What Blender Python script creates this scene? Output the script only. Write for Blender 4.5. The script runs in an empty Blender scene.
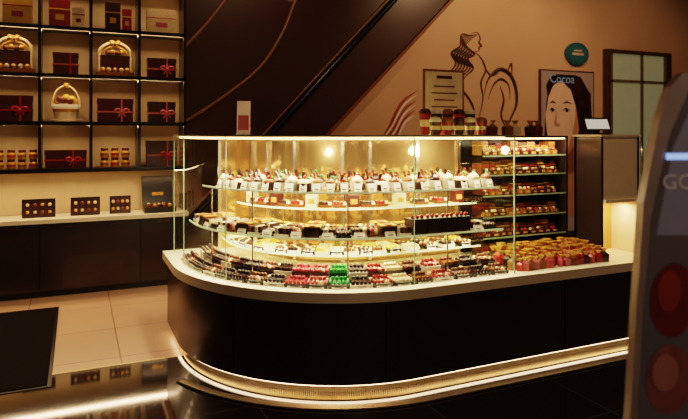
import bpy, math, random
from mathutils import Matrix, Vector
random.seed(7)
sc = bpy.context.scene
sc.view_settings.view_transform = 'Filmic'
sc.view_settings.look = 'Medium High Contrast'
sc.view_settings.exposure = 0.5

# ------------------------------------------------------------------ materials
def lin(h):
    h = h.lstrip('#'); c = [int(h[i:i+2], 16)/255 for i in (0, 2, 4)]
    return tuple((x/12.92 if x <= .04045 else ((x+.055)/1.055)**2.4) for x in c) + (1,)
MATS = {}
def mat(name, col, rough=.5, metal=0, emit=0, ecol=None, var=.12, scale=12, bump=0, coat=0, alpha=1, trans=0):
    if name in MATS: return MATS[name]
    m = bpy.data.materials.new(name); m.use_nodes = True
    nt = m.node_tree; b = nt.nodes['Principled BSDF']
    c = lin(col)
    tc = nt.nodes.new('ShaderNodeTexCoord')
    nz = nt.nodes.new('ShaderNodeTexNoise'); nz.inputs['Scale'].default_value = scale; nz.inputs['Detail'].default_value = 4
    nt.links.new(tc.outputs['Object'], nz.inputs['Vector'])
    rp = nt.nodes.new('ShaderNodeValToRGB')
    rp.color_ramp.elements[0].position = .3; rp.color_ramp.elements[1].position = .7
    rp.color_ramp.elements[0].color = tuple(x*(1-var) for x in c[:3])+(1,)
    rp.color_ramp.elements[1].color = tuple(min(1, x*(1+var)) for x in c[:3])+(1,)
    nt.links.new(nz.outputs['Fac'], rp.inputs['Fac'])
    nt.links.new(rp.outputs['Color'], b.inputs['Base Color'])
    b.inputs['Roughness'].default_value = rough; b.inputs['Metallic'].default_value = metal
    b.inputs['Coat Weight'].default_value = coat
    b.inputs['Transmission Weight'].default_value = trans
    if bump:
        bp = nt.nodes.new('ShaderNodeBump'); bp.inputs['Strength'].default_value = bump; bp.inputs['Distance'].default_value = .01
        nt.links.new(nz.outputs['Fac'], bp.inputs['Height']); nt.links.new(bp.outputs['Normal'], b.inputs['Normal'])
    if emit:
        b.inputs['Emission Color'].default_value = lin(ecol or col); b.inputs['Emission Strength'].default_value = emit
    MATS[name] = m
    return m
def glass(name, tint='#EEF6EE', k=.85):
    m = bpy.data.materials.new(name); m.use_nodes = True; nt = m.node_tree
    for n in list(nt.nodes):
        if n.type != 'OUTPUT_MATERIAL': nt.nodes.remove(n)
    o = [n for n in nt.nodes if n.type == 'OUTPUT_MATERIAL'][0]
    t = nt.nodes.new('ShaderNodeBsdfTransparent'); t.inputs[0].default_value = lin(tint)
    g = nt.nodes.new('ShaderNodeBsdfGlossy'); g.inputs['Roughness'].default_value = .02
    f = nt.nodes.new('ShaderNodeLayerWeight'); f.inputs['Blend'].default_value = .5
    p = nt.nodes.new('ShaderNodeMath'); p.operation = 'POWER'; p.inputs[1].default_value = 5
    q = nt.nodes.new('ShaderNodeMath'); q.operation = 'MULTIPLY_ADD'; q.inputs[1].default_value = k; q.inputs[2].default_value = .03
    q.use_clamp = True
    mx = nt.nodes.new('ShaderNodeMixShader')
    nt.links.new(f.outputs['Facing'], p.inputs[0]); nt.links.new(p.outputs[0], q.inputs[0]); nt.links.new(q.outputs[0], mx.inputs[0])
    nt.links.new(t.outputs[0], mx.inputs[1]); nt.links.new(g.outputs[0], mx.inputs[2])
    nt.links.new(mx.outputs[0], o.inputs[0]); MATS[name] = m
    return m

M_glass = glass('clear_glass', '#F4FAF4', .5); M_shelfglass = glass('shelf_glass', '#F0F8EA', .6)
M_edge = mat('glass_edge', '#D0E0C0', .2, emit=.22, ecol='#E8E0A8')  # faint emission stands in for LED light caught in the shelf edges
M_vedge = mat('glass_joint', '#8A9A80', .2)
M_cream = mat('cream_laminate', '#EEDFC6', .35, var=.03)
M_dark = mat('dark_brown_laminate', '#241613', .32, var=.15, coat=.2)
M_black = mat('black_trim', '#120C0A', .3)
M_shelfback = mat('beige_back_panel', '#E2C8A0', .6, var=.04)
M_gold = mat('champagne_metal', '#E8CDA0', .3, 1, emit=.03, ecol='#FFC880')  # slight emission brightens the metal as if lit by the kick strip
M_steel = mat('brushed_steel', '#D8CFC0', .25, 1)
M_led = mat('warm_led', '#FFD9A0', .5, emit=6, ecol='#FFC880')
M_ledlow = mat('warm_led_low', '#FFD9A0', .5, emit=1.6, ecol='#FFC070')
M_ledkick = mat('warm_led_kick', '#FFD9A0', .5, emit=6, ecol='#FFD0A0')
M_maroon = mat('maroon_card', '#48120F', .35)
M_choc = mat('chocolate', '#2C130B', .3, var=.3, scale=60)
M_milk = mat('milk_chocolate', '#6A3416', .35, var=.3, scale=60)
M_white = mat('white_card', '#EADFD0', .5, var=.03)
M_ivory = mat('ivory_cream', '#E4CDA4', .4, var=.12, scale=60)
M_red = mat('red_foil', '#9A2420', .25, .2, var=.3, scale=60)
M_pink = mat('pink_ribbon', '#C0606A', .35)
M_redrib = mat('red_ribbon', '#A02420', .3)
M_goldfoil = mat('gold_foil', '#D8A04C', .3, .35, var=.25, scale=60)
M_green = mat('green_foil', '#1F8A3A', .3, .1, var=.3, scale=60)
M_ping = mat('raspberry', '#C04850', .3, var=.3, scale=60)
M_boxbrown = mat('brown_card', '#3A1A12', .4)
M_yel = mat('yellow_card', '#E8B848', .45)
M_wicker = mat('wicker', '#8A5020', .5, var=.4, scale=80)

# ------------------------------------------------------------------ mesh builder
class MB:
    def __init__(s): s.v=[]; s.f=[]; s.m=[]; s.sm=[]; s.mats=[]; s.M=Matrix.Identity(4)
    def mi(s, m):
        if m not in s.mats: s.mats.append(m)
        return s.mats.index(m)
    def at(s, x, y, z, r=0): s.M = Matrix.Translation((x, y, z)) @ Matrix.Rotation(r, 4, 'Z'); return s
    def add(s, vs, fs, m, smooth=False):
        o = len(s.v); s.v += [tuple(s.M @ Vector(p)) for p in vs]; k = s.mi(m)
        for f in fs: s.f.append([i+o for i in f]); s.m.append(k); s.sm.append(smooth)
    def box(s, x, y, z, w, d, h, m, taper=1, lx=0, ly=0):
        """centre x,y ; bottom z ; size w,d,h ; top scaled by taper and shifted lx,ly"""
        a, b = w/2, d/2; A, B = a*taper, b*taper
        vs = [(x-a,y-b,z),(x+a,y-b,z),(x+a,y+b,z),(x-a,y+b,z),(x-A+lx,y-B+ly,z+h),(x+A+lx,y-B+ly,z+h),(x+A+lx,y+B+ly,z+h),(x-A+lx,y+B+ly,z+h)]
        s.add(vs, [(3,2,1,0),(4,5,6,7),(0,1,5,4),(1,2,6,5),(2,3,7,6),(3,0,4,7)], m)
    def lathe(s, x, y, z, prof, m, n=14, sx=1, sy=1):
        vs = []; fs = []
        for r, h in prof:
            for i in range(n):
                a = 2*math.pi*i/n; vs.append((x+r*sx*math.cos(a), y+r*sy*math.sin(a), z+h))
        for j in range(len(prof)-1):
            for i in range(n):
                k = (i+1) % n; fs.append((j*n+i, j*n+k, (j+1)*n+k, (j+1)*n+i))
        s.add(vs, fs, m, True)
        s.add(vs[:n], [tuple(range(n))[::-1]], m); s.add(vs[-n:], [tuple(range(n))], m)
    def ball(s, x, y, z, r, m, sz=1, n=8, k=5):
        s.lathe(x, y, z, [(max(.0005, r*math.sin(math.pi*j/k)), -r*sz*math.cos(math.pi*j/k)) for j in range(k+1)], m, n)
    def poly(s, pts, y, th, m):
        """prism of an x,z outline, from y to y+th"""
        n = len(pts)
        vs = [(a, y, b) for a, b in pts] + [(a, y+th, b) for a, b in pts]
        s.add(vs, [tuple(range(n)), tuple(range(n, 2*n))[::-1]] + [(i, (i+1) % n, (i+1) % n+n, i+n)[::-1] for i in range(n)], m)
    def tube(s, pts, r, m, n=6):
        pts = [Vector(p) for p in pts]; vs = []; fs = []
        for i, p in enumerate(pts):
            t = (pts[min(i+1, len(pts)-1)]-pts[max(i-1, 0)]).normalized()
            up = Vector((0, 1, 0)) if abs(t.y) < .9 else Vector((0, 0, 1))
            a = t.cross(up).normalized(); b = t.cross(a)
            rr = r[i] if isinstance(r, (list, tuple)) else r
            for j in range(n):
                q = 2*math.pi*j/n; vs.append(tuple(p+a*rr*math.cos(q)+b*rr*math.sin(q)))
        for i in range(len(pts)-1):
            for j in range(n):
                k = (j+1) % n; fs.append((i*n+j, i*n+k, (i+1)*n+k, (i+1)*n+j))
        s.add(vs, fs, m, True)
    def obj(s, name, bevel=0, parent=None):
        me = bpy.data.meshes.new(name); me.from_pydata(s.v, [], s.f)
        for m in s.mats: me.materials.append(m)
        me.polygons.foreach_set('material_index', s.m); me.polygons.foreach_set('use_smooth', s.sm)
        me.update(); o = bpy.data.objects.new(name, me); sc.collection.objects.link(o)
        # put the origin at the middle of the base
        xs=[p[0] for p in s.v]; ys=[p[1] for p in s.v]; zs=[p[2] for p in s.v]
        c = Vector(((min(xs)+max(xs))/2, (min(ys)+max(ys))/2, min(zs)))
        me.transform(Matrix.Translation(-c)); o.location = c
        if bevel:
            b = o.modifiers.new('bevel', 'BEVEL'); b.width = bevel; b.segments = 2; b.limit_method = 'ANGLE'
        if parent: o.parent = parent
        return o

def smooth_pts(pts, k=8):
    out = []
    for i in range(len(pts)-1):
        p0 = pts[max(i-1, 0)]; p1 = pts[i]; p2 = pts[i+1]; p3 = pts[min(i+2, len(pts)-1)]
        for j in range(k):
            t = j/k
            out.append(tuple(.5*((2*b)+(-a+c)*t+(2*a-5*b+4*c-d)*t*t+(-a+3*b-3*c+d)*t**3) for a, b, c, d in zip(p0, p1, p2, p3)))
    out.append(tuple(pts[-1])); return out

# ------------------------------------------------------------------ room shell
WY = 6.10   # back wall plane
CEIL = 3.9
def wallobj(name, x, y, z, w, d, h, m):
    b = MB(); b.box(x, y, z, w, d, h, m); return b.obj(name)
M_wall = mat('cream_wall_paint', '#D0AA8C', .3, var=.05, scale=2, coat=.2)
M_wallside = mat('side_wall_paint', '#8A5A3A', .6, var=.05, scale=2)
wallobj('wall_back', 3.25, WY+.1, 0, 13.5, .2, CEIL, M_wall)
wallobj('wall_left', -3.6, 2.2, 0, .2, 8, CEIL, M_wallside)
wallobj('wall_right', 10.1, 2.2, 0, .2, 8, CEIL, M_wallside)
wallobj('ceiling', 3.25, 2.2, CEIL, 13.5, 8, .1, mat('ceiling_paint', '#3A2418', .8))

def tile_mat(name, c1, c2, mortar, w, h, rough, coat=0):
    m = bpy.data.materials.new(name); m.use_nodes = True; nt = m.node_tree; b = nt.nodes['Principled BSDF']
    tc = nt.nodes.new('ShaderNodeTexCoord'); br = nt.nodes.new('ShaderNodeTexBrick')
    br.offset = 0; br.inputs['Color1'].default_value = lin(c1); br.inputs['Color2'].default_value = lin(c2)
    br.inputs['Mortar'].default_value = lin(mortar); br.inputs['Scale'].default_value = 1
    br.inputs['Mortar Size'].default_value = .004; br.inputs['Brick Width'].default_value = w; br.inputs['Row Height'].default_value = h
    nz = nt.nodes.new('ShaderNodeTexNoise'); nz.inputs['Scale'].default_value = 3; nz.inputs['Detail'].default_value = 6
    mx = nt.nodes.new('ShaderNodeMixRGB'); mx.blend_type = 'MULTIPLY'; mx.inputs[0].default_value = .25
    nt.links.new(tc.outputs['Object'], br.inputs['Vector']); nt.links.new(tc.outputs['Object'], nz.inputs['Vector'])
    nt.links.new(br.outputs['Color'], mx.inputs[1]); nt.links.new(nz.outputs['Fac'], mx.inputs[2])
    nt.links.new(mx.outputs[0], b.inputs['Base Color']); b.inputs['Roughness'].default_value = rough
    b.inputs['Coat Weight'].default_value = coat; b.inputs['Coat IOR'].default_value = 1.9; b.inputs['Coat Roughness'].default_value = .05
    return m
M_tile = tile_mat('beige_floor_tile', '#CCA488', '#C49C82', '#806050', .6, .6, .3)
M_btile = tile_mat('black_floor_tile', '#0E0A09', '#140E0C', '#2A2420', .8, .8, .06, 1)
b = MB(); b.box(3.25, 2.2, -.1, 13.5, 8, .1, M_tile)
b.box(3.25, 1.025, -.0, 13.5, 5.65, .003, M_btile)      # polished black granite field
b.box(-1.5, 3.86, 0, 4.0, .02, .004, M_gold)
b.obj('floor')
b = MB(); b.box(-1.2, 4.5, .0, 2.1, 1.62, .012, mat('mat_fibre', '#0E0806', 1, bump=.6, scale=200, var=.3)); b.box(-1.2, 4.5, 0, 2.14, 1.66, .007, M_black)
MATS['mat_fibre'].node_tree.nodes['Principled BSDF'].inputs['Specular IOR Level'].default_value = .1
b.obj('door_mat')

# dark feature panel with diagonal edge on back wall
M_feat = mat('dark_feature_paint', '#3E231C', .35, var=.08, scale=2, coat=.2)
M_relief = mat('relief_line', '#9A705A', .35)
b = MB(); b.poly([(-3.4, 0), (1.07, 0), (1.07+CEIL, CEIL), (-3.4, CEIL)], WY-.05, .05, M_feat)
b.poly([(1.08, 0), (1.13, 0), (1.13+CEIL, CEIL), (1.08+CEIL, CEIL)], WY-.09, .09, mat('diagonal_trim_paint', '#7A4A30', .35))
for pts, r in [([(2.5, 3.7), (2.25, 3.2), (2.117, 2.80), (1.971, 2.44), (1.731, 2.08), (1.384, 1.789), (1.032, 1.55), (.9, 1.5)], .016),
               ([(1.9, 3.3), (1.6, 3.0), (1.384, 2.76), (1.181, 2.49), (1.0, 2.28), (.93, 2.2)], .016)]:
    b.tube([(p[0], WY-.06, p[1]) for p in smooth_pts(pts)], r, M_relief)
b.tube([(4.2, WY-.055, 3.85), (1.9, WY-.055, 1.43), (1.0, WY-.055, .5)], .035, M_black)
b.tube([(4.12, WY-.07, 3.85), (1.83, WY-.07, 1.45), (.95, WY-.07, .53)], .009, M_relief)  # thin pale tube drawn in as the highlight along the dark one
b.obj('wall_feature_panel')

# mural line drawing
b = MB(); M_line = mat('mural_brown', '#4A281A', .5); M_line2 = mat('mural_red', '#9A3A2C', .5)
def mural(pts, r=.012, m=M_line):
    p = smooth_pts(pts, 7); n = len(p)
    b.tube([(q[0], WY-.004, q[1]) for q in p], [max(.003, r*math.sin(math.pi*min(1, max(.04, (i+.5)/n)))) for i in range(n)], m, 5)
hx, hz = 4.42, 2.62
for k in range(7):   # flowing hair
    o = k*.035
    mural([(hx-.02+o*.6, hz-.02+o*.1), (hx-.14+o*.3, hz-.02-o*.6), (hx-.16+o, hz-.16-o*.4), (hx-.28+o*1.1, hz-.25-o*.3), (hx-.22+o*1.2, hz-.38-o*.2), (hx-.36+o*1.4, hz-.52), (hx-.46+o*1.2, hz-.56-.02*k)], .016)
mural([(hx, hz), (hx+.1, hz+.02), (hx+.14, hz-.06), (hx+.12, hz-.1), (hx+.16, hz-.14), (hx+.12, hz-.16), (hx+.12, hz-.2), (hx+.05, hz-.22)])
mural([(hx+.06, hz-.22), (hx+.16, hz-.3), (hx+.22, hz-.44), (hx+.15, hz-.6), (hx+.18, hz-.8), (hx+.1, hz-1.1)], .014)
mural([(hx+.18, hz-.36), (hx+.3, hz-.5), (hx+.44, hz-.44)], .012)
mural([(hx+.2, hz-.75), (hx+.26, hz-.55), (hx+.42, hz-.42), (hx+.58, hz-.46), (hx+.68, hz-.62), (hx+.70, hz-.85), (hx+.6, hz-1.05), (hx+.5, hz-1.2)], .026)
mural([(hx+.26, hz-.8), (hx+.34, hz-.62), (hx+.46, hz-.54), (hx+.58, hz-.62), (hx+.6, hz-.8)], .014)
mural([(hx+.44, hz-.62), (hx+.5, hz-.8), (hx+.46, hz-1.0), (hx+.54, hz-1.15)], .016)
mural([(hx+.56, hz-.44), (hx+.62, hz-.34), (hx+.63, hz-.48)], .014)
mural([(hx-.3, hz-.62), (hx-.1, hz-.72), (hx+.05, hz-.95), (hx-.02, hz-1.2)], .014)
for k in range(6):
    o = k*.045
    mural([(3.66-o*.2, 1.90-o*1.3), (3.5, 1.8-o*1.2), (3.4+o*.2, 1.68-o), (3.3+o*.3, 1.5-o*.8), (3.2, 1.36-o*.6)], .022, M_line2 if k % 2 == 0 else M_white)
b.obj('wall_mural')

# ------------------------------------------------------------------ door with frosted lit glass
M_jamb = mat('door_frame_paint', '#4A2E20', .4)
b = MB(); x0, x1, top = 6.64, 7.84, 2.5
DY = WY-.012
for xx in (x0, x1): b.box(xx, DY-.04, 0, .06, .08, top, M_jamb)
b.box((x0+x1)/2, DY-.04, top, x1-x0+.06, .08, .05, M_jamb)
b.box((x0+x1)/2, DY-.02, 0, x1-x0-.09, .04, top, mat('frosted_lit_glass', '#8A8468', .3, emit=.13, ecol='#B8B488', var=.05))
for xx in (x0+.07, x1-.07, 7.3): b.box(xx, DY-.045, 0, .04, .03, top, mat('door_stile', '#6E6048', .4))
b.box((x0+x1)/2, DY-.045, 2.1, x1-x0-.1, .03, .04, MATS['door_stile']); b.box((x0+x1)/2, DY-.045, 0, x1-x0-.1, .03, .1, MATS['door_stile'])
b.tube([(7.22, DY-.06, .9), (7.22, DY-.12, .92), (7.22, DY-.12, 1.25), (7.22, DY-.06, 1.27)], .013, M_steel)
b.obj('door_1')
b = MB(); b.box(3.85, WY-.105, 0, 5.4, .02, .1, M_dark); b.obj('baseboard_back')

# ------------------------------------------------------------------ portrait poster
def ell(cx, cz, rx, rz, n=20, a0=0, a1=2*math.pi, rot=0):
    o = []
    for i in range(n):
        a = a0+(a1-a0)*i/(n if a1-a0 > 6.2 else n-1); x = rx*math.cos(a); z = rz*math.sin(a)
        o.append((cx+x*math.cos(rot)-z*math.sin(rot), cz+x*math.sin(rot)+z*math.cos(rot)))
    return o
b = MB(); px, pz = 5.5, .1; W, H = .9, 2.09
b.box(px+W/2, WY-.02, 0, W+.04, .03, H+.14, M_jamb)
b.box(px+W/2, WY-.037, pz, W, .004, H+.02, mat('poster_paper', '#9A8274', .3, var=.1, scale=3, emit=.03, ecol='#C0B0A8'))
Y = WY-.041
M_skin = mat('printed_skin', '#D8AC8C', .35, var=.1, scale=5, emit=.05, ecol='#E0B496'); M_hair = mat('printed_hair', '#2E1A14', .35, var=.5, scale=8)
M_shade = mat('printed_skin_tone', '#8A5A44', .35); M_shade2 = mat('printed_skin_mid', '#BC8C6E', .35)
M_eye = mat('printed_eye_white', '#C8B09C', .35)
FS = 1.62
def T(pts): return [(max(px+.01, min(px+W-.01, px+.36+(x-.36)*FS)), min(pz+H-.02, max(pz+.02, pz+1.50+(z-1.1)*FS))) for x, z in pts]
b.poly(T([(.22,.3),(.16,.7),(.17,1.0),(.19,1.25),(.28,1.42),(.40,1.47),(.55,1.44),(.66,1.3),(.7,1.0),(.72,.7),(.70,.3)]), Y, .002, M_hair)
b.poly(T([(.05,.3),(.05,.46),(.24,.58),(.35,.68),(.36,.88),(.54,.92),(.55,.68),(.6,.6),(.72,.5),(.72,.3)]), Y-.003, .002, M_shade2)
b.poly(T([(.36,.84),(.56,.98),(.55,.68),(.42,.64)]), Y-.005, .002, M_shade)
b.poly(T([(.21,1.30),(.195,1.2),(.175,1.12),(.19,.98),(.235,.84),(.30,.765),(.37,.765),(.48,.87),(.54,1.02),(.56,1.18),(.53,1.34),(.44,1.41),(.30,1.41)]), Y-.006, .002, M_skin)
b.poly(T([(.38,.77),(.48,.87),(.54,1.02),(.56,1.18),(.53,1.34),(.49,1.28),(.49,1.1),(.45,.95)]), Y-.008, .002, M_shade2)
b.poly(T([(.24,1.46),(.34,1.40),(.44,1.33),(.50,1.18),(.53,1.0),(.56,.8),(.64,.8),(.66,1.3),(.50,1.47)]), Y-.010, .002, M_hair)
b.poly(T([(.18,1.36),(.20,1.26),(.25,1.36),(.34,1.41),(.24,1.45)]), Y-.010, .002, M_hair)
for ex, s in ((.245, .75), (.395, 1)):
    b.poly(T([(ex-.04*s,1.158),(ex-.01,1.172),(ex+.04*s,1.160),(ex,1.148)]), Y-.010, .002, M_eye)
    b.poly(T(ell(ex, 1.160, .013, .012, 12)), Y-.012, .002, M_black)
    b.poly(T([(ex-.05*s,1.215),(ex,1.238),(ex+.06*s,1.215),(ex,1.224)]), Y-.012, .002, M_hair)
    b.poly(T([(ex-.05*s,1.158),(ex-.01,1.182),(ex+.05*s,1.162),(ex-.01,1.172)]), Y-.013, .002, M_hair)
b.poly(T([(.29,1.16),(.262,1.06),(.268,1.035),(.32,1.03),(.328,1.05),(.292,1.055)]), Y-.010, .002, M_shade2)
b.poly(T([(.25,.925),(.28,.945),(.30,.937),(.33,.945),(.37,.918),(.305,.892)]), Y-.010, .002, mat('printed_lips', '#984840', .3))
poster = b.obj('portrait_poster')
def text(s, loc, size, m, rot, parent, name='lettering'):
    c = bpy.data.curves.new(name, 'FONT'); c.body = s; c.size = size; c.extrude = .001; c.materials.append(m)
    o = bpy.data.objects.new(name, c); sc.collection.objects.link(o); o.rotation_euler = rot
    o.location = Vector(loc)-parent.location if parent else loc
    o.parent = parent; return o
text('Cocoa', (px+.12, Y-.016, 2.06), .16, mat('blue_print', '#7A98B8', .4, emit=.1), (math.pi/2, 0, 0), poster)
b = MB(); b.poly([(6.12+p[0], 2.46+p[1]) for p in ell(0, 0, .2, .15, 28)], WY-.04, .04, mat('teal_sign', '#24505A', .3, emit=.04))
b.poly([(6.12+p[0], 2.46+p[1]) for p in ell(0, 0, .16, .11, 28)], WY-.044, .004, mat('teal_sign_light', '#2E5E6A', .3, emit=.02))
b.box(6.12, WY-.046, 2.44, .2, .004, .03, M_eye); b.box(6.12, WY-.046, 2.49, .14, .004, .02, M_eye)
b.obj('round_wall_sign')

# ------------------------------------------------------------------ wall shelving
FT, BK = 5.75, 6.04
cols = [.927-.406*i for i in range(8)]
rows = [1.09, 1.50, 1.915, 2.33, 2.745]
b = MB(); xl, xr = cols[-1], cols[0]
b.box((xl+xr)/2, BK+.005, .67, xr-xl, .01, 2.49, M_shelfback)
for c in cols: b.box(c, (FT+BK)/2, 1.09, .024, BK-FT, 2.07, M_black)
b.box(xr, (FT+BK)/2, .67, .024, BK-FT, .42, M_black)
for z in rows:
    b.box((xl+xr)/2, (FT+BK)/2, z-.024, xr-xl+.028, BK-FT, .024, M_black)
    b.box((xl+xr)/2, FT+.004, z-.034, xr-xl, .008, .014, M_black)
    b.box((xl+xr)/2, FT+.03, z-.030, xr-xl-.03, .02, .006, M_ledlow)
b.box((xl+xr)/2, FT+.03, 3.14, xr-xl, .1, .03, M_black)
b.obj('display_shelves')
b = MB()
b.box((xl+xr)/2, (5.67+BK)/2, .06, xr-xl, BK-5.67-.01, .575, M_dark)
b.box((xl+xr)/2, (5.72+BK)/2, 0, xr-xl, BK-5.72-.01, .06, M_black)
b.box((xl+xr)/2, (5.64+BK)/2-.005, .635, xr-xl+.03, BK-5.64-.01, .035, M_cream)
for i in range(len(cols)-1):
    if i % 2 == 0: b.box(cols[i]-.4, 5.668, .07, .006, .01, .56, M_black)
    b.box((cols[i]+cols[i+1])/2, 5.664, .59, .1, .012, .01, M_boxbrown)
b.obj('base_cabinet')

def bow(b, x, y, z, s, m):
    for sg in (-1, 1):
        pts = [(x, y, z), (x+sg*.5*s, y-.01, z+.45*s), (x+sg*s, y-.012, z+.35*s), (x+sg*.9*s, y-.01, z-.05*s), (x+sg*.4*s, y-.006, z-.08*s), (x, y, z)]
        b.tube(smooth_pts(pts, 5), .16*s, m, 6)
        b.tube([(x, y, z), (x+sg*.3*s, y-.004, z-.4*s), (x+sg*.6*s, y-.004, z-.8*s)], .12*s, m, 5)
    b.ball(x, y-.008, z, .2*s, m)
def ribbon_box(x, z, w, h, m, rm, d=.1, y=None, bw=True, name='gift_box', horiz=True):
    b = MB(); y = y or FT+.09; b.at(x, y, z)
    b.box(0, 0, 0, w, d, h*.78, m); b.box(0, 0, h*.76, w+.008, d+.008, h*.24, m)
    if horiz: b.box(0, 0, h*.4, w+.012, d+.012, .014, rm)
    b.box(w*.18, 0, 0, .013, d+.014, h+.002, rm)
    if bw: bow(b, w*.18, -d/2-.012, h*.43, .055, rm)
    return b.obj(name, .002)
def plain_box(x, z, w, h, m, m2, d=.09, name='chocolate_box', y=None):
    b = MB(); b.at(x, y or FT+.1, z); b.box(0, 0, 0, w, d, h, m); b.box(0, 0, h*.62, w+.004, d+.004, .01, m2)
    b.box(0, -d/2-.001, h*.25, w*.4, .003, h*.2, m2)
    return b.obj(name, .002)
def arch_basket(x, z, s, card):
    """arched handled box with chocolates showing below a pale arched handle card"""
    b = MB(); b.at(x, FT+.12, z)
    b.box(0, 0, 0, .25*s, .1, .03*s, M_wicker)
    b.box(0, .01, .03*s, .2*s, .06, .12*s, card)
    b.box(0, -.005, .05*s, .08*s, .07, .06*s, M_maroon)
    for i in range(5): b.ball(-.08*s+i*.04*s, -.03, .045*s, .018*s, [M_goldfoil, M_ivory][i % 2])
    arc = [(.105*s*math.cos(a), -.01, .15*s+.085*s*math.sin(a)) for a in [math.pi*i/14 for i in range(15)]]
    b.tube([(.105*s, -.01, .03*s)]+arc+[(-.105*s, -.01, .03*s)], .012*s, M_ivory)
    b.tube([(p[0]*.8, p[1], .14*s+(p[2]-.15*s)*.8) for p in arc], .007*s, M_goldfoil)
    for i in range(4): b.ball(-.045*s+i*.03*s, -.01, .165*s+.008*(i % 2), .02*s, [M_milk, M_goldfoil][i % 2])
    bow(b, 0, -.03, .232*s, .03*s, M_goldfoil)
    b.obj('gift_basket')
def bucket(x, z, s):
    b = MB(); b.at(x, FT+.12, z)
    b.lathe(0, 0, 0, [(.1*s, 0), (.105*s, .01), (.1*s, .02)], M_ivory, 20)
    b.lathe(0, 0, .02, [(.06*s, 0), (.075*s, .04*s), (.09*s, .1*s), (.085*s, .1*s)], M_white, 20)
    b.lathe(0, 0, .02+.05*s, [(.08*s, 0), (.085*s, .02*s)], M_goldfoil, 20)
    for i in range(11):
        a = i*2.4; r = .065*s*math.sqrt(i/11); b.ball(r*math.cos(a), r*math.sin(a), .02+.12*s+.03*s*(1-i/11), .024*s, [M_goldfoil, M_milk, M_yel][i % 3])
    b.tube([(.085*s*math.cos(a), 0, .02+.1*s+.13*s*math.sin(a)) for a in [math.pi*i/14 for i in range(15)]], .007, M_ivory)
    b.ball(0, 0, .02+.235*s, .018*s, M_goldfoil)
    b.obj('gift_bucket')
def jars(x, z, n, s=1, m=M_goldfoil):
    b = MB()
    for i in range(n):
        xx = x+(i-(n-1)/2)*.085*s; b.at(xx, FT+.1+.03*(i % 2), z)
        for l in range(2):
            o = l*.083*s
            b.lathe(0, 0, o, [(.03*s, 0), (.034*s, .01*s), (.034*s, .05*s), (.026*s, .06*s)], m, 14)
            b.lathe(0, 0, o+.06*s, [(.03*s, 0), (.03*s, .018*s), (.026*s, .023*s)], M_maroon, 14)
            b.lathe(0, 0, o+.02*s, [(.0348*s, 0), (.0348*s, .02*s)], M_redrib if i % 2 else M_wicker, 14)
    b.obj('candy_jars')
C = [(cols[i]+cols[i+1])/2 for i in range(7)]  # D,C,B,A,...
z4, z3, z2, z1 = rows[0], rows[1], rows[2], rows[3]
plain_box(C[0], z1, .26, .22, M_ivory, M_pink); ribbon_box(C[0], z2, .25, .18, M_maroon, M_pink)
ribbon_box(C[0], z3, .24, .19, M_boxbrown, M_pink); ribbon_box(C[0], z4, .27, .24, M_boxbrown, M_redrib)
plain_box(C[1]-.02, z1, .13, .25, M_boxbrown, M_goldfoil); plain_box(C[1]+.1, z1, .08, .2, M_redrib, M_yel); arch_basket(C[1], z2, 1.3, M_boxbrown)
ribbon_box(C[1], z3, .3, .21, M_maroon, M_pink); jars(C[1], z4, 3, 1.05)
plain_box(C[2]-.05, z1, .17, .24, M_redrib, M_yel); plain_box(C[2]+.1, z1, .1, .17, M_ivory, M_red, y=FT+.06); ribbon_box(C[2], z2, .2, .19, M_maroon, M_redrib, bw=False)
bucket(C[2], z3, 1.3); ribbon_box(C[2], z4, .33, .16, M_maroon, M_redrib)
plain_box(C[3]+.03, z1, .22, .25, M_yel, M_red); arch_basket(C[3], z2, 1.3, M_boxbrown)
ribbon_box(C[3], z3, .29, .22, M_maroon, M_redrib); jars(C[3]+.02, z4, 4, 1.0)
for k in (4, 5, 6):
    ribbon_box(C[k], z3, .27, .2, M_maroon, M_redrib); ribbon_box(C[k], z2, .25, .17, M_boxbrown, M_pink); jars(C[k], z4, 3, .9)
def open_choc(x, w=.2, h=.14):
    b = MB(); b.at(x, 5.8, .67)
    b.poly([(-w/2, 0), (w/2, 0), (w/2, h), (-w/2, h)], 0, .03, M_black)
    b.poly([(-w/2+.01, .01), (w/2-.01, .01), (w/2-.01, h-.01), (-w/2+.01, h-.01)], -.002, .002, M_boxbrown)
    for i in range(4):
        for j in range(2): b.ball(-w*.33+i*w*.22, -.004, h*.3+j*h*.4, .014, [M_goldfoil, M_ivory, M_milk][(i+j) % 3])
    b.obj('chocolate_box')
for x, w in [(-.3, .26), (.07, .24), (.36, .18), (-.7, .2)]: open_choc(x, w, .16)
b = MB(); b.at(.70, 5.8, .67); b.box(0, 0, 0, .28, .2, .05, M_black); b.box(0, 0, .05, .26, .18, .004, M_boxbrown)
for i in range(5):
    for j in range(3): b.ball(-.09+i*.045, -.055+j*.05, .062, .018, [M_milk, M_choc, M_goldfoil][(i*2+j) % 3])
b.add([(-.14,.1,.05),(.14,.1,.05),(.14,.12,.05),(-.14,.12,.05),(-.14,.17,.32),(.14,.17,.32),(.14,.19,.315),(-.14,.19,.315)],
      [(3,2,1,0),(4,5,6,7),(0,1,5,4),(1,2,6,5),(2,3,7,6),(3,0,4,7)], M_black)
b.poly([(-.05, .14), (.05, .14), (.05, .17), (-.05, .17)], .118, .004, M_goldfoil)
b.obj('open_presentation_box')

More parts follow.
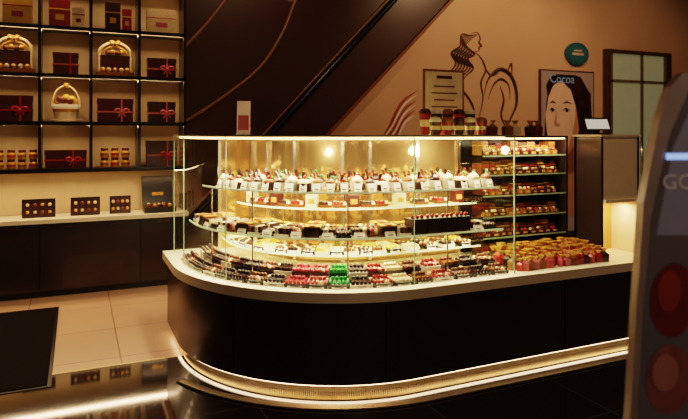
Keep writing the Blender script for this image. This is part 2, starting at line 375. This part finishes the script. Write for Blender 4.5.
# ------------------------------------------------------------------ curved counter
CX, CY, R = 1.71, 3.96, 1.15
LE = 2.296
def P(L, off):
    if L < .49: return (.56+off, 4.45-L), -math.pi/2
    if L < LE:
        a = math.pi+(L-.49)/R
        return (CX+(R-off)*math.cos(a), CY+(R-off)*math.sin(a)), a+math.pi/2
    return (CX+L-LE, 2.81+off), 0
def samples(L0, L1, n=44):
    o = [L0]+[.49+(LE-.49)*i/n for i in range(n+1)]+[L1]
    return [L for L in sorted(set(o)) if L0 <= L <= L1]
def band(b, o0, o1, z0, z1, L0, L1, m, n=44, cap=True):
    ls = samples(L0, L1, n); vs = []; fs = []
    for L in ls:
        p, _ = P(L, o0); q, _ = P(L, o1)
        vs += [(p[0], p[1], z0), (p[0], p[1], z1), (q[0], q[1], z1), (q[0], q[1], z0)]
    for i in range(len(ls)-1):
        a = i*4; c = a+4
        for k in range(4): l = (k+1) % 4; fs.append((a+k, c+k, c+l, a+l))
    if cap: e = (len(ls)-1)*4; fs += [(0, 1, 2, 3), (e+3, e+2, e+1, e)]
    b.add(vs, fs, m)
def sheet(b, off, z0, z1, L0, L1, m):
    ls = samples(L0, L1); vs = []
    for L in ls: p, _ = P(L, off); vs += [(p[0], p[1], z0), (p[0], p[1], z1)]
    b.add(vs, [(2*i, 2*i+2, 2*i+3, 2*i+1) for i in range(len(ls)-1)], m, True)
LEND = LE+2.9
KZ = .055
b = MB()
band(b, .03, .72, KZ, .50, 0.03, LEND-.03, M_dark)
band(b, .0, .75, .50, .556, 0, LEND, M_cream)
band(b, .10, .68, 0, KZ, .08, LEND-.06, M_black)
N = 900; vs = []; fs = []
for i in range(N+1):
    L = .08+(LEND-.14)*i/N; p, _ = P(L, .072 if i % 2 else .077); vs += [(p[0], p[1], 0.002), (p[0], p[1], KZ-.008)]
    if i: fs.append((2*i-2, 2*i, 2*i+1, 2*i-1))
b.add(vs, fs, M_gold)
band(b, .04, .055, KZ-.008, KZ, .1, LEND-.1, M_ledkick)
for L in (1.2, 2.1, 3.35, 4.3):
    (x, y), r = P(L, .028); b.at(x, y, KZ, r); b.box(0, 0, 0, .004, .008, .44, M_black)
b.at(0, 0, 0)
b.obj('display_counter')
b = MB(); band(b, -.155, -.10, 0.003, .010, .95, LEND-.3, M_black)
N = 900; vs = []; fs = []
for i in range(N+1):
    L = .97+(LEND-1.3)*i/N; z = .013 if i % 2 else .016; p, _ = P(L, -.15); q, _ = P(L, -.105); vs += [(p[0], p[1], z), (q[0], q[1], z)]
    if i: fs.append((2*i-2, 2*i, 2*i+1, 2*i-1))
b.add(vs, fs, mat('glowing_ribbed_metal', '#C8A880', .3, 1, emit=.05, ecol='#FFC080'))  # faint emission in the metal gives the ring a lit look
b.obj('floor_trim_ring')

# ------------------------------------------------------------------ glass display case
GL0, GL1, ZT, ZB = .06, 2.996, 1.38, .556
b = MB()
sheet(b, .07, ZB, ZT, GL0, GL1, M_glass)
band(b, .07, .66, ZT, ZT+.008, GL0, GL1, M_shelfglass)
band(b, .066, .076, ZT, ZT+.008, GL0, GL1, M_vedge)
b.add([(2.407, 2.88, ZB), (2.407, 3.47, ZB), (2.407, 3.47, ZT), (2.407, 2.88, ZT)], [(0, 1, 2, 3)], M_glass)
b.box(2.407, 2.882, ZB, .008, .008, ZT-ZB, M_vedge)
b.add([(.63, 4.39, ZB), (.95, 4.39, ZB), (.95, 4.39, ZT), (.63, 4.39, ZT)], [(0, 1, 2, 3)], M_glass)
for L in (.07, .49, 1.1, LE):
    (x, y), r = P(L, .071); b.at(x, y, ZB, r); b.box(0, 0, 0, .003, .006, ZT-ZB, M_vedge)
b.at(0, 0, 0)
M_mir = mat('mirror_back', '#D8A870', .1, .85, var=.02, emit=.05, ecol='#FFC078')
band(b, .64, .65, ZB, ZT, GL0, GL1, M_mir)
b.box((.96+1.2)/2, 4.39, ZB, .24, .008, ZT-ZB, M_mir)
for L in (.1, .49, 1.2, 1.9, LE, LE+.35, GL1-.02):
    (x, y), r = P(L, .63); b.at(x, y, ZB, r); b.box(0, 0, 0, .022, .02, ZT-ZB, M_steel)
b.at(0, 0, 0); b.box(.955, 4.385, ZB, .022, .02, ZT-ZB, M_steel)
band(b, .6, .645, ZT-.03, ZT, GL0, GL1, M_steel); band(b, .6, .645, ZB, ZB+.03, GL0, GL1, M_steel)
for z, o, s0 in ((1.07, .17, .6), (.82, .13, .35), (.95, .40, .6), (.68, .36, .3)):
    band(b, o, .60, z-.008, z, s0, GL1-.04, M_shelfglass)
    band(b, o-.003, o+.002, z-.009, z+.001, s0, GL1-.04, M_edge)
    band(b, .57, .585, z-.02, z-.010, s0+.02, GL1-.06, M_led)
band(b, .10, .115, ZT-.016, ZT-.004, GL0+.05, GL1-.05, M_led)
for L in (.7, 1.2, 1.9, 2.6):
    for off in (.2, .5):
        (x, y), r = P(L, off); b.at(x, y, ZB, r); b.lathe(0, 0, 0, [(.005, 0), (.005, 1.06-ZB)], M_steel, 8)
b.at(0, 0, 0)
b.obj('glass_display_case')

def tag(b, x, y, z, w=.07, h=.045):
    b.box(x, y, z, w, .003, h, M_white, ly=.015)
    b.box(x, y-.0015, z+h*.3, w*.6, .003, h*.12, M_choc, ly=.002)
def tray(b, w, d, q, q2, nx, ny, cube, r=.0155, base=M_black):
    b.box(0, 0, 0, w, d, .018, base, taper=1.05)
    for a in range(nx):
        for c in range(ny):
            xx = (a+.5)*w/nx-w/2; yy = (c+.5)*d/ny-d/2; m = q2 if (a+c) % 4 == 3 else q
            if cube: b.box(xx, yy, .018, r*1.7, r*1.8, r*1.5, m, .75)
            else: b.ball(xx, yy, .018+r*.85, r, m, n=7, k=4)
tops = [M_choc, M_milk, M_choc, M_choc, M_milk, M_choc, M_choc, M_milk, M_choc, M_ping, M_ping, M_green, M_choc, M_red, M_ivory, M_milk, M_red, M_milk, M_choc, M_milk]
# deck: stepped trays
b = MB(); nT = 20
for i in range(nT):
    L = .38+i*(2.90-.38)/(nT-1)
    for row, off in enumerate((.135, .255)):
        (x, y), r = P(L, off); w = (.115, .102)[row]
        b.at(x, y, ZB, r)
        if row: b.box(0, 0, 0, w, .1, .04, M_black if i % 2 else M_ivory)
        b.at(x, y, ZB+row*.04, r)
        m1 = tops[i]; m2 = M_ivory if i % 3 == 1 else m1
        tray(b, w, .10, m1, m2, 5, 4, (i+row) % 3 == 0, .0115, M_black if i % 4 else M_white)
        for a in range(4): b.ball(-w*.3+a*w*.2, .012, .044, .0115, m1, n=7, k=4)
        if row == 0: tag(b, 0, -.056, 0, .08, .026)
b.at(0, 0, 0); b.obj('chocolate_trays')
b = MB(); z = .68
for i in range(20):
    L = .4+i*(2.86-.4)/19
    for off in (.42, .53):
        (x, y), r = P(L, off); b.at(x, y, z, r)
        if off > .5 and L < 2.2 and i % 2: continue
        tray(b, .085, .085, [M_ivory, M_milk, M_choc, M_milk, M_yel][(i+int(off*10)) % 5], M_ivory, 4, 4, i % 2 == 0, .0105, [M_white, M_black][i % 2])
        if off < .5 and i % 2: tag(b, 0, -.048, 0, .06, .028)
b.at(0, 0, 0); b.obj('praline_trays')
# middle shelf
b = MB(); z = .82
for i in range(25):
    L = .45+i*(2.88-.45)/24
    kind = i % 5
    for row, off in enumerate((.19, .31)):
        (x, y), r = P(L, off); b.at(x, y, z, r)
        if 2.35 < L < 2.75 and row == 0:
            b.box(0, 0, 0, .09, .1, .075, M_choc); b.box(0, 0, .075, .095, .105, .012, M_black)
            for a in range(3): b.ball(-.03+a*.03, -.02, .098, .012, M_red)
            continue
        if kind in (0, 3):
            b.box(0, 0, 0, .09, .09, .012, M_white)
            for a in range(4): b.box(-.033+a*.022, 0, .012, .015, .08, .035, [M_milk, M_choc, M_ivory, M_choc][(a+i) % 4])
        elif kind == 1:
            b.box(0, 0, 0, .09, .09, .015, M_milk)
            for a in range(4):
                for c in range(3): b.lathe(-.033+a*.022, -.028+c*.028, .015, [(.0095, 0), (.011, .02), (.005, .034)], [M_choc, M_ping, M_ivory, M_milk][(a+c) % 4], 8)
        elif kind == 2:
            b.box(0, 0, 0, .09, .08, .055, M_ivory if row else M_boxbrown); b.box(0, 0, .055, .094, .084, .008, M_goldfoil); b.box(0, 0, .063, .03, .084, .003, M_redrib)
        else:
            b.box(0, 0, 0, .09, .09, .01, M_black)
            for a in range(5):
                for c in (-.026, 0, .026): b.ball(-.036+a*.018, c, .022, .0115, M_milk if a % 2 else M_choc)
        if row == 0 and i % 2: tag(b, 0, -.053, 0, .06, .03)
b.at(0, 0, 0); b.obj('truffle_assortment')
b = MB(); z = .95
for i in range(16):
    L = .7+i*(2.86-.7)/15
    (x, y), r = P(L, .48); b.at(x, y, z, r)
    if i % 3 == 0: b.box(0, 0, 0, .07, .05, .075, [M_ivory, M_maroon][i % 2], ly=.0); b.box(0, -.026, .02, .04, .003, .03, M_goldfoil)
    else: tray(b, .08, .09, [M_milk, M_choc, M_red][i % 3], M_ivory, 4, 4, True, .011, M_milk)
b.at(0, 0, 0); b.obj('boxed_pralines')
# top shelf : cup desserts
b = MB(); z = 1.07
for i in range(23):
    L = .85+i*(2.9-.85)/22
    for row, off in enumerate((.23, .34, .46)):
        if row == 2 and i % 2: continue
        (x, y), r = P(L, off); b.at(x, y, z, r)
        s = .85+.3*random.random()
        if (i+row) % 3 == 2:
            b.lathe(0, 0, 0, [(.035*s, 0), (.035*s, .04*s)], M_choc, 12); b.lathe(0, 0, .04*s, [(.035*s, 0), (.033*s, .015*s), (.01, .02*s)], [M_ivory, M_milk][i % 2], 12)
            b.ball(0, 0, .068*s, .012, M_red); b.ball(.018, .01, .062*s, .01, M_green)
            b.box(-.014, .006, .055*s, .018, .004, .045, M_choc, lx=.006)
        else:
            b.lathe(0, 0, 0, [(.022*s, 0), (.032*s, .045*s), (.033*s, .05*s)], M_white, 12)
            tm = [M_ivory, M_choc, M_milk, M_ivory, M_wicker, M_choc, M_milk][(i*2+row) % 7]
            b.lathe(0, 0, .05*s, [(.032*s, 0), (.034*s, .01*s), (.024*s, .022*s), (.012*s, .033*s), (.001, .04*s)], tm, 12)
            b.ball(.008, 0, .09*s, .010, [M_red, M_choc, M_green, M_milk][(i+row) % 4])
            b.box(-.012, 0, .075*s, .006, .02, .035, M_choc, lx=-.01)
        if row == 0: tag(b, 0, -.048, 0, .04, .045)
b.at(0, 0, 0); b.obj('dessert_cups')

# ------------------------------------------------------------------ on top of case
ZC = ZT+.009
b = MB()
for row in range(2):
    for i in range(5):
        x = 2.0+i*.085; y = 3.12+row*.12
        if x > 2.37: continue
        b.at(x, y, ZC+0)
        hh = .10 if row == 0 else .17
        b.lathe(0, 0, 0, [(.026, 0), (.036, hh*.75), (.037, hh*.78)], [M_maroon, M_redrib, M_boxbrown][(i+row) % 3], 16)
        b.lathe(0, 0, hh*.3, [(.0315, 0), (.0345, hh*.25)], M_ivory, 16)
        b.lathe(0, 0, hh*.78, [(.038, 0), (.038, .012), (.028, .028), (.008, .033)], [M_white, M_wicker, M_maroon][(i+2*row) % 3], 16)
b.at(0, 0, 0); b.obj('takeaway_cups')
b = MB(); b.box(2.22, 3.363, ZC+.02, .32, .008, .41, M_wicker)
b.box(2.22, 3.358, ZC+.035, .29, .003, .38, mat('menu_print', '#E8D2B4', .4))
for k in range(6): b.box(2.22, 3.355, ZC+.09+.045*k, .2-.04*(k % 2), .002, .008, M_milk)
b.box(2.22, 3.355, ZC+.37, .12, .002, .02, M_maroon)
b.box(2.22, 3.38, ZC, .2, .08, .02, M_steel)
b.obj('menu_board')
b = MB(); b.at(1.02, 3.95, ZC, -.42); b.box(0, 0, 0, .10, .06, .006, M_steel)
b.box(0, .0, .006, .09, .004, .22, mat('leaflet_paper', '#F0D0C0', .4, emit=.05), ly=.02); b.box(0, -.003, .03, .07, .002, .1, M_pink, ly=.007)
b.obj('leaflet_holder')

# ------------------------------------------------------------------ dark retail rack
b = MB(); rx0, rx1, ry0, ry1 = 2.46, 3.2, 3.26, 3.54
b.box((rx0+rx1)/2, ry1-.008, ZB, rx1-rx0, .016, 1.38-ZB, M_dark)
b.box(rx1-.008, (ry0+ry1)/2, ZB, .016, ry1-ry0, 1.38-ZB, M_dark)
b.add([(rx0, ry0, ZB), (rx0, ry1, ZB), (rx0, ry1, 1.38), (rx0, ry0, 1.38)], [(0, 1, 2, 3)], M_glass)
lev = [ZB, .70, .84, .98, 1.12, 1.25]
for l in lev[1:]:
    b.box((rx0+rx1)/2, (ry0+ry1)/2, l-.010, rx1-rx0-.01, ry1-ry0-.01, .010, M_shelfglass)
    b.box((rx0+rx1)/2, ry0+.004, l-.010, rx1-rx0-.01, .004, .010, M_vedge)
b.box((rx0+rx1)/2, (ry0+ry1)/2, 1.366, rx1-rx0, ry1-ry0, .014, M_dark)
b.box((rx0+rx1)/2, ry0+.02, 1.358, rx1-rx0-.04, .015, .008, M_led)
b.obj('retail_rack')
b = MB()
for l in lev:
    x = rx0+.03
    while x < rx1-.07:
        w = random.choice([.045, .055, .065]); h = random.uniform(.07, .105); y = ry0+.06
        m = random.choice([M_maroon, M_boxbrown, M_milk, M_choc, M_wicker])
        b.box(x+w/2, y+.05, l, w, .1, h*.9, m)
        # clear pack of loose chocolates with card header
        b.box(x+w/2, y-.0, l, w*.9, .06, h*.3, random.choice([M_boxbrown, M_maroon, M_wicker]))
        for q in range(3): b.ball(x+w*(.25+.25*q), y-.012, l+h*.36, .012, random.choice([M_choc, M_milk, M_wicker, M_ivory, M_redrib]))
        b.box(x+w/2, y-.031, l+.006, w*.5, .003, h*.14, M_goldfoil)
        b.box(x+w/2, y+.0492, l+h*.6, w+.002, .103, .006, random.choice([M_goldfoil, M_redrib]))
        x += w+.007
b.obj('boxed_chocolates')
b = MB()
def pouch(b, x, y, z, s, m, r):
    b.at(x, y, z, r); b.box(0, 0, 0, .05*s, .035*s, .05*s, m, 1.1); b.box(0, 0, .05*s, .055*s, .038*s, .018*s, m, .25)
    b.box(0, 0, .068*s, .014*s, .01*s, .022*s, M_goldfoil, 2.6)
for i in range(6): pouch(b, 2.52+i*.10, 3.33+.04*(i % 2), 1.38, 1.2, [M_maroon, M_milk, M_wicker, M_ivory][i % 4], random.uniform(-.3, .3))
b.at(0, 0, 0); b.obj('gift_pouches')
b = MB(); M_cello = mat('red_cellophane', '#B04038', .15, var=.5, scale=50, coat=.6)
for j in range(6):
    for i in range(16):
        pouch(b, 2.47+i*.046+random.uniform(-.012, .012), 2.92+j*.048+random.uniform(-.01, .01), ZB, random.uniform(.75, 1.0)+.09*j, random.choice([M_cello, M_ping, M_wicker, M_red, M_milk, M_pink, M_choc]), random.uniform(-.8, .8))
b.at(0, 0, 0); b.obj('wrapped_sweets')

# ------------------------------------------------------------------ till pedestal
b = MB(); sx0, sx1, sy0, sy1 = 3.24, 3.60, 3.0, 3.24
b.box(sx0+.01, (sy0+sy1)/2, ZB, .02, sy1-sy0, 1.375-ZB, M_dark)
b.box((sx0+sx1)/2, sy1-.01, ZB, sx1-sx0, .02, 1.375-ZB, mat('niche_panel', '#D8A860', .4))
b.box(sx1-.01, (sy0+sy1)/2, ZB, .02, sy1-sy0, 1.375-ZB, M_cream)
b.box((sx0+sx1)/2+.01, (sy0+sy1)/2, .93, sx1-sx0-.02, sy1-sy0-.0, .445, M_cream)
b.box((sx0+sx1)/2, (sy0+sy1)/2, 1.375, sx1-sx0+.02, sy1-sy0+.02, .014, M_cream)
b.box((sx0+sx1)/2+.01, sy0-.01, .925, sx1-sx0-.02, .02, .02, M_cream)
b.box((sx0+sx1)/2, sy0+.06, .918, .26, .02, .01, M_ledlow)
b.obj('till_pedestal')
b = MB(); b.at(3.34, 3.12, 1.389, -.25)
b.box(0, 0, 0, .13, .1, .012, M_black); b.box(0, .02, .012, .04, .02, .05, M_black)
b.box(0, 0, .03, .20, .014, .09, M_black, ly=.04); b.box(0, -.008, .040, .17, .002, .068, mat('lit_screen', '#D8D0C0', .3, emit=.5), ly=.032)
b.obj('till_screen')

# ------------------------------------------------------------------ foreground sign stand
th = -math.radians(24)
b = MB(); Ms = Matrix.Translation((1.093, .932, 0)) @ Matrix.Rotation(th, 4, 'Z')
b.M = Ms
M_sf = mat('sign_frame', '#A89484', .3, .2); M_sp = mat('sign_print_ground', '#4A3430', .3, emit=.03, ecol='#98887C', var=.25, scale=4)
lean = .05
def L2(x, z): return (x+lean*(z-.78)/1.0, z)
out = [L2(-.006, .02), L2(.56, .02), L2(.56, 1.53), L2(.075, 1.53), L2(.05, 1.50), L2(.03, 1.43), L2(.004, 1.25), L2(.0, 1.0)]
b.poly(out, .0, .03, M_sf)
inn = [L2(.014, .06), L2(.53, .06), L2(.53, 1.49), L2(.09, 1.49), L2(.055, 1.40), L2(.023, 1.22), L2(.016, 1.0)]
b.poly(inn, -.003, .003, M_sp)
b.poly([L2(.033, 1.18), L2(.5, 1.18), L2(.5, 1.47), L2(.1, 1.47), L2(.06, 1.37)], -.005, .002, mat('sign_header', '#6E605A', .35, emit=.05, ecol='#A8A0A8'))
def disc(cx, cz, r1, r2, y, m): b.poly([L2(cx+p[0], cz+p[1]) for p in ell(0, 0, r1, r2, 24)], y, .002, m)
disc(.075, 1.04, .05, .08, -.006, mat('print_red', '#7A1814', .3, var=.2, scale=20)); disc(.065, 1.06, .025, .045, -.008, mat('print_red_hi', '#A0302A', .3))
disc(.075, .87, .05, .075, -.006, mat('print_pink', '#98564C', .3, var=.2, scale=20)); disc(.065, .885, .028, .04, -.008, mat('print_pink_hi', '#B87868', .3))
disc(.22, .95, .06, .085, -.006, MATS['print_red']); disc(.21, 1.08, .05, .06, -.006, MATS['print_pink'])
disc(.09, .68, .06, .08, -.006, MATS['print_red'])
b.poly([L2(.045, 1.343), L2(.3, 1.343), L2(.3, 1.356), L2(.045, 1.356)], -.007, .002, mat('sign_blue_glow', '#7A9AE0', .3, emit=1.0, ecol='#8AA8F0'))  # blue glow on the sign, put in as a thin emissive bar
for xx in (.06, .48): b.box(xx, .06, 0, .05, .3, .02, M_sf)
sign = b.obj('freestanding_sign')
tl = Ms @ Vector((.063, -.008, 1.28))
text('GOC', tl, .045, M_white, (math.pi/2, 0, th), sign)

# ------------------------------------------------------------------ lights
WARM = (1, .60, .31)
def area(name, loc, sx, sy, e, rot=(0, 0, 0), col=WARM):
    l = bpy.data.lights.new(name, 'AREA'); l.shape = 'RECTANGLE'; l.size = sx; l.size_y = sy; l.energy = e; l.color = col
    o = bpy.data.objects.new(name, l); sc.collection.objects.link(o); o.location = loc; o.rotation_euler = rot; return o
def spot(name, loc, tgt, e, ang=70, col=WARM, r=.06):
    l = bpy.data.lights.new(name, 'SPOT'); l.energy = e; l.spot_size = math.radians(ang); l.spot_blend = .8; l.color = col; l.shadow_soft_size = r
    o = bpy.data.objects.new(name, l); sc.collection.objects.link(o); o.location = loc
    o.rotation_euler = (Vector(tgt)-Vector(loc)).to_track_quat('-Z', 'Y').to_euler(); return o
for i, z in enumerate(rows[:4]+[2.745, 3.14]):
    area('shelf_strip_light', (-.5, FT+.05, z-.04), 2.8, .03, 7.5, (math.radians(-20), 0, 0))
WL = (1, .77, .47)
for L in (.6, 1.3, 2.0, 2.7):
    (x, y), r = P(L, .2); area('case_light', (x, y, 1.355), .5, .04, 9, (0, 0, r), WL)
    (x, y), r = P(L, .35); area('case_light', (x, y, 1.05), .45, .03, 4, (0, 0, r), WL)
    (x, y), r = P(L, .25); area('case_light', (x, y, .80), .45, .03, 4, (0, 0, r), WL)
for x, y in [(1.45, 3.5), (2.1, 3.35)]:
    l = bpy.data.lights.new('case_lamp', 'POINT'); l.energy = 6; l.color = WL; l.shadow_soft_size = .03
    o = bpy.data.objects.new('case_lamp', l); sc.collection.objects.link(o); o.location = (x, y, 1.28)
for x, y, tx, ty, tz, e, an in [(4.6, 4.2, 4.7, 6.1, 2.2, 110, 105), (6.6, 3.9, 7.0, 6.1, 1.6, 45, 100),
                        (0, 4.4, -.2, 4.8, 0, 85, 80), (1.6, 1.4, 2.0, 3.0, .3, 25, 80), (3.6, 1.6, 3.6, 3.2, .5, 28, 80), (1.8, 4.4, 1.8, 6.1, 2.3, 42, 100), (-.9, 2.2, -.7, 5.7, .8, 20, 80)]:
    spot('ceiling_spot', (x, y, 3.8), (tx, ty, tz), e, an)
area('pedestal_light', (3.42, 3.1, .9), .25, .05, 1.6, (0, 0, 0), (1, .66, .3))
area('rack_light', (2.85, 3.24, 1.36), .6, .03, 3.5, (math.radians(15), 0, 0), WL)
sg = Ms @ Vector((.3, -1.2, 2.0)); spot('sign_spot', sg, Ms @ Vector((.25, 0, 1.1)), 7, 60, (1, .85, .78))

b = MB()
for x, y in [(4.6, 4.2), (6.6, 3.9), (0, 4.4), (1.6, 1.4), (3.6, 1.6), (1.8, 4.4), (-.9, 2.2)]:
    b.lathe(x, y, CEIL-.06, [(.08, 0), (.08, .06)], M_black, 20); b.lathe(x, y, CEIL-.065, [(.055, 0), (.055, .005)], M_led, 20)
b.obj('ceiling_downlights')

w = bpy.data.worlds.new('World'); sc.world = w; w.use_nodes = True
w.node_tree.nodes['Background'].inputs[0].default_value = (1, .6, .38, 1); w.node_tree.nodes['Background'].inputs[1].default_value = .07

# ------------------------------------------------------------------ camera
cam = bpy.data.cameras.new('Camera'); co = bpy.data.objects.new('Camera', cam); sc.collection.objects.link(co)
co.location = (0, 0, 1.40); co.rotation_euler = (math.pi/2, 0, -math.radians(24))
cam.sensor_width = 36; cam.lens = 600/688*36; cam.shift_y = -76.5/688
cam.dof.use_dof = True; cam.dof.focus_distance = 4.0; cam.dof.aperture_fstop = 2.8
cam.clip_start = .05
sc.camera = co
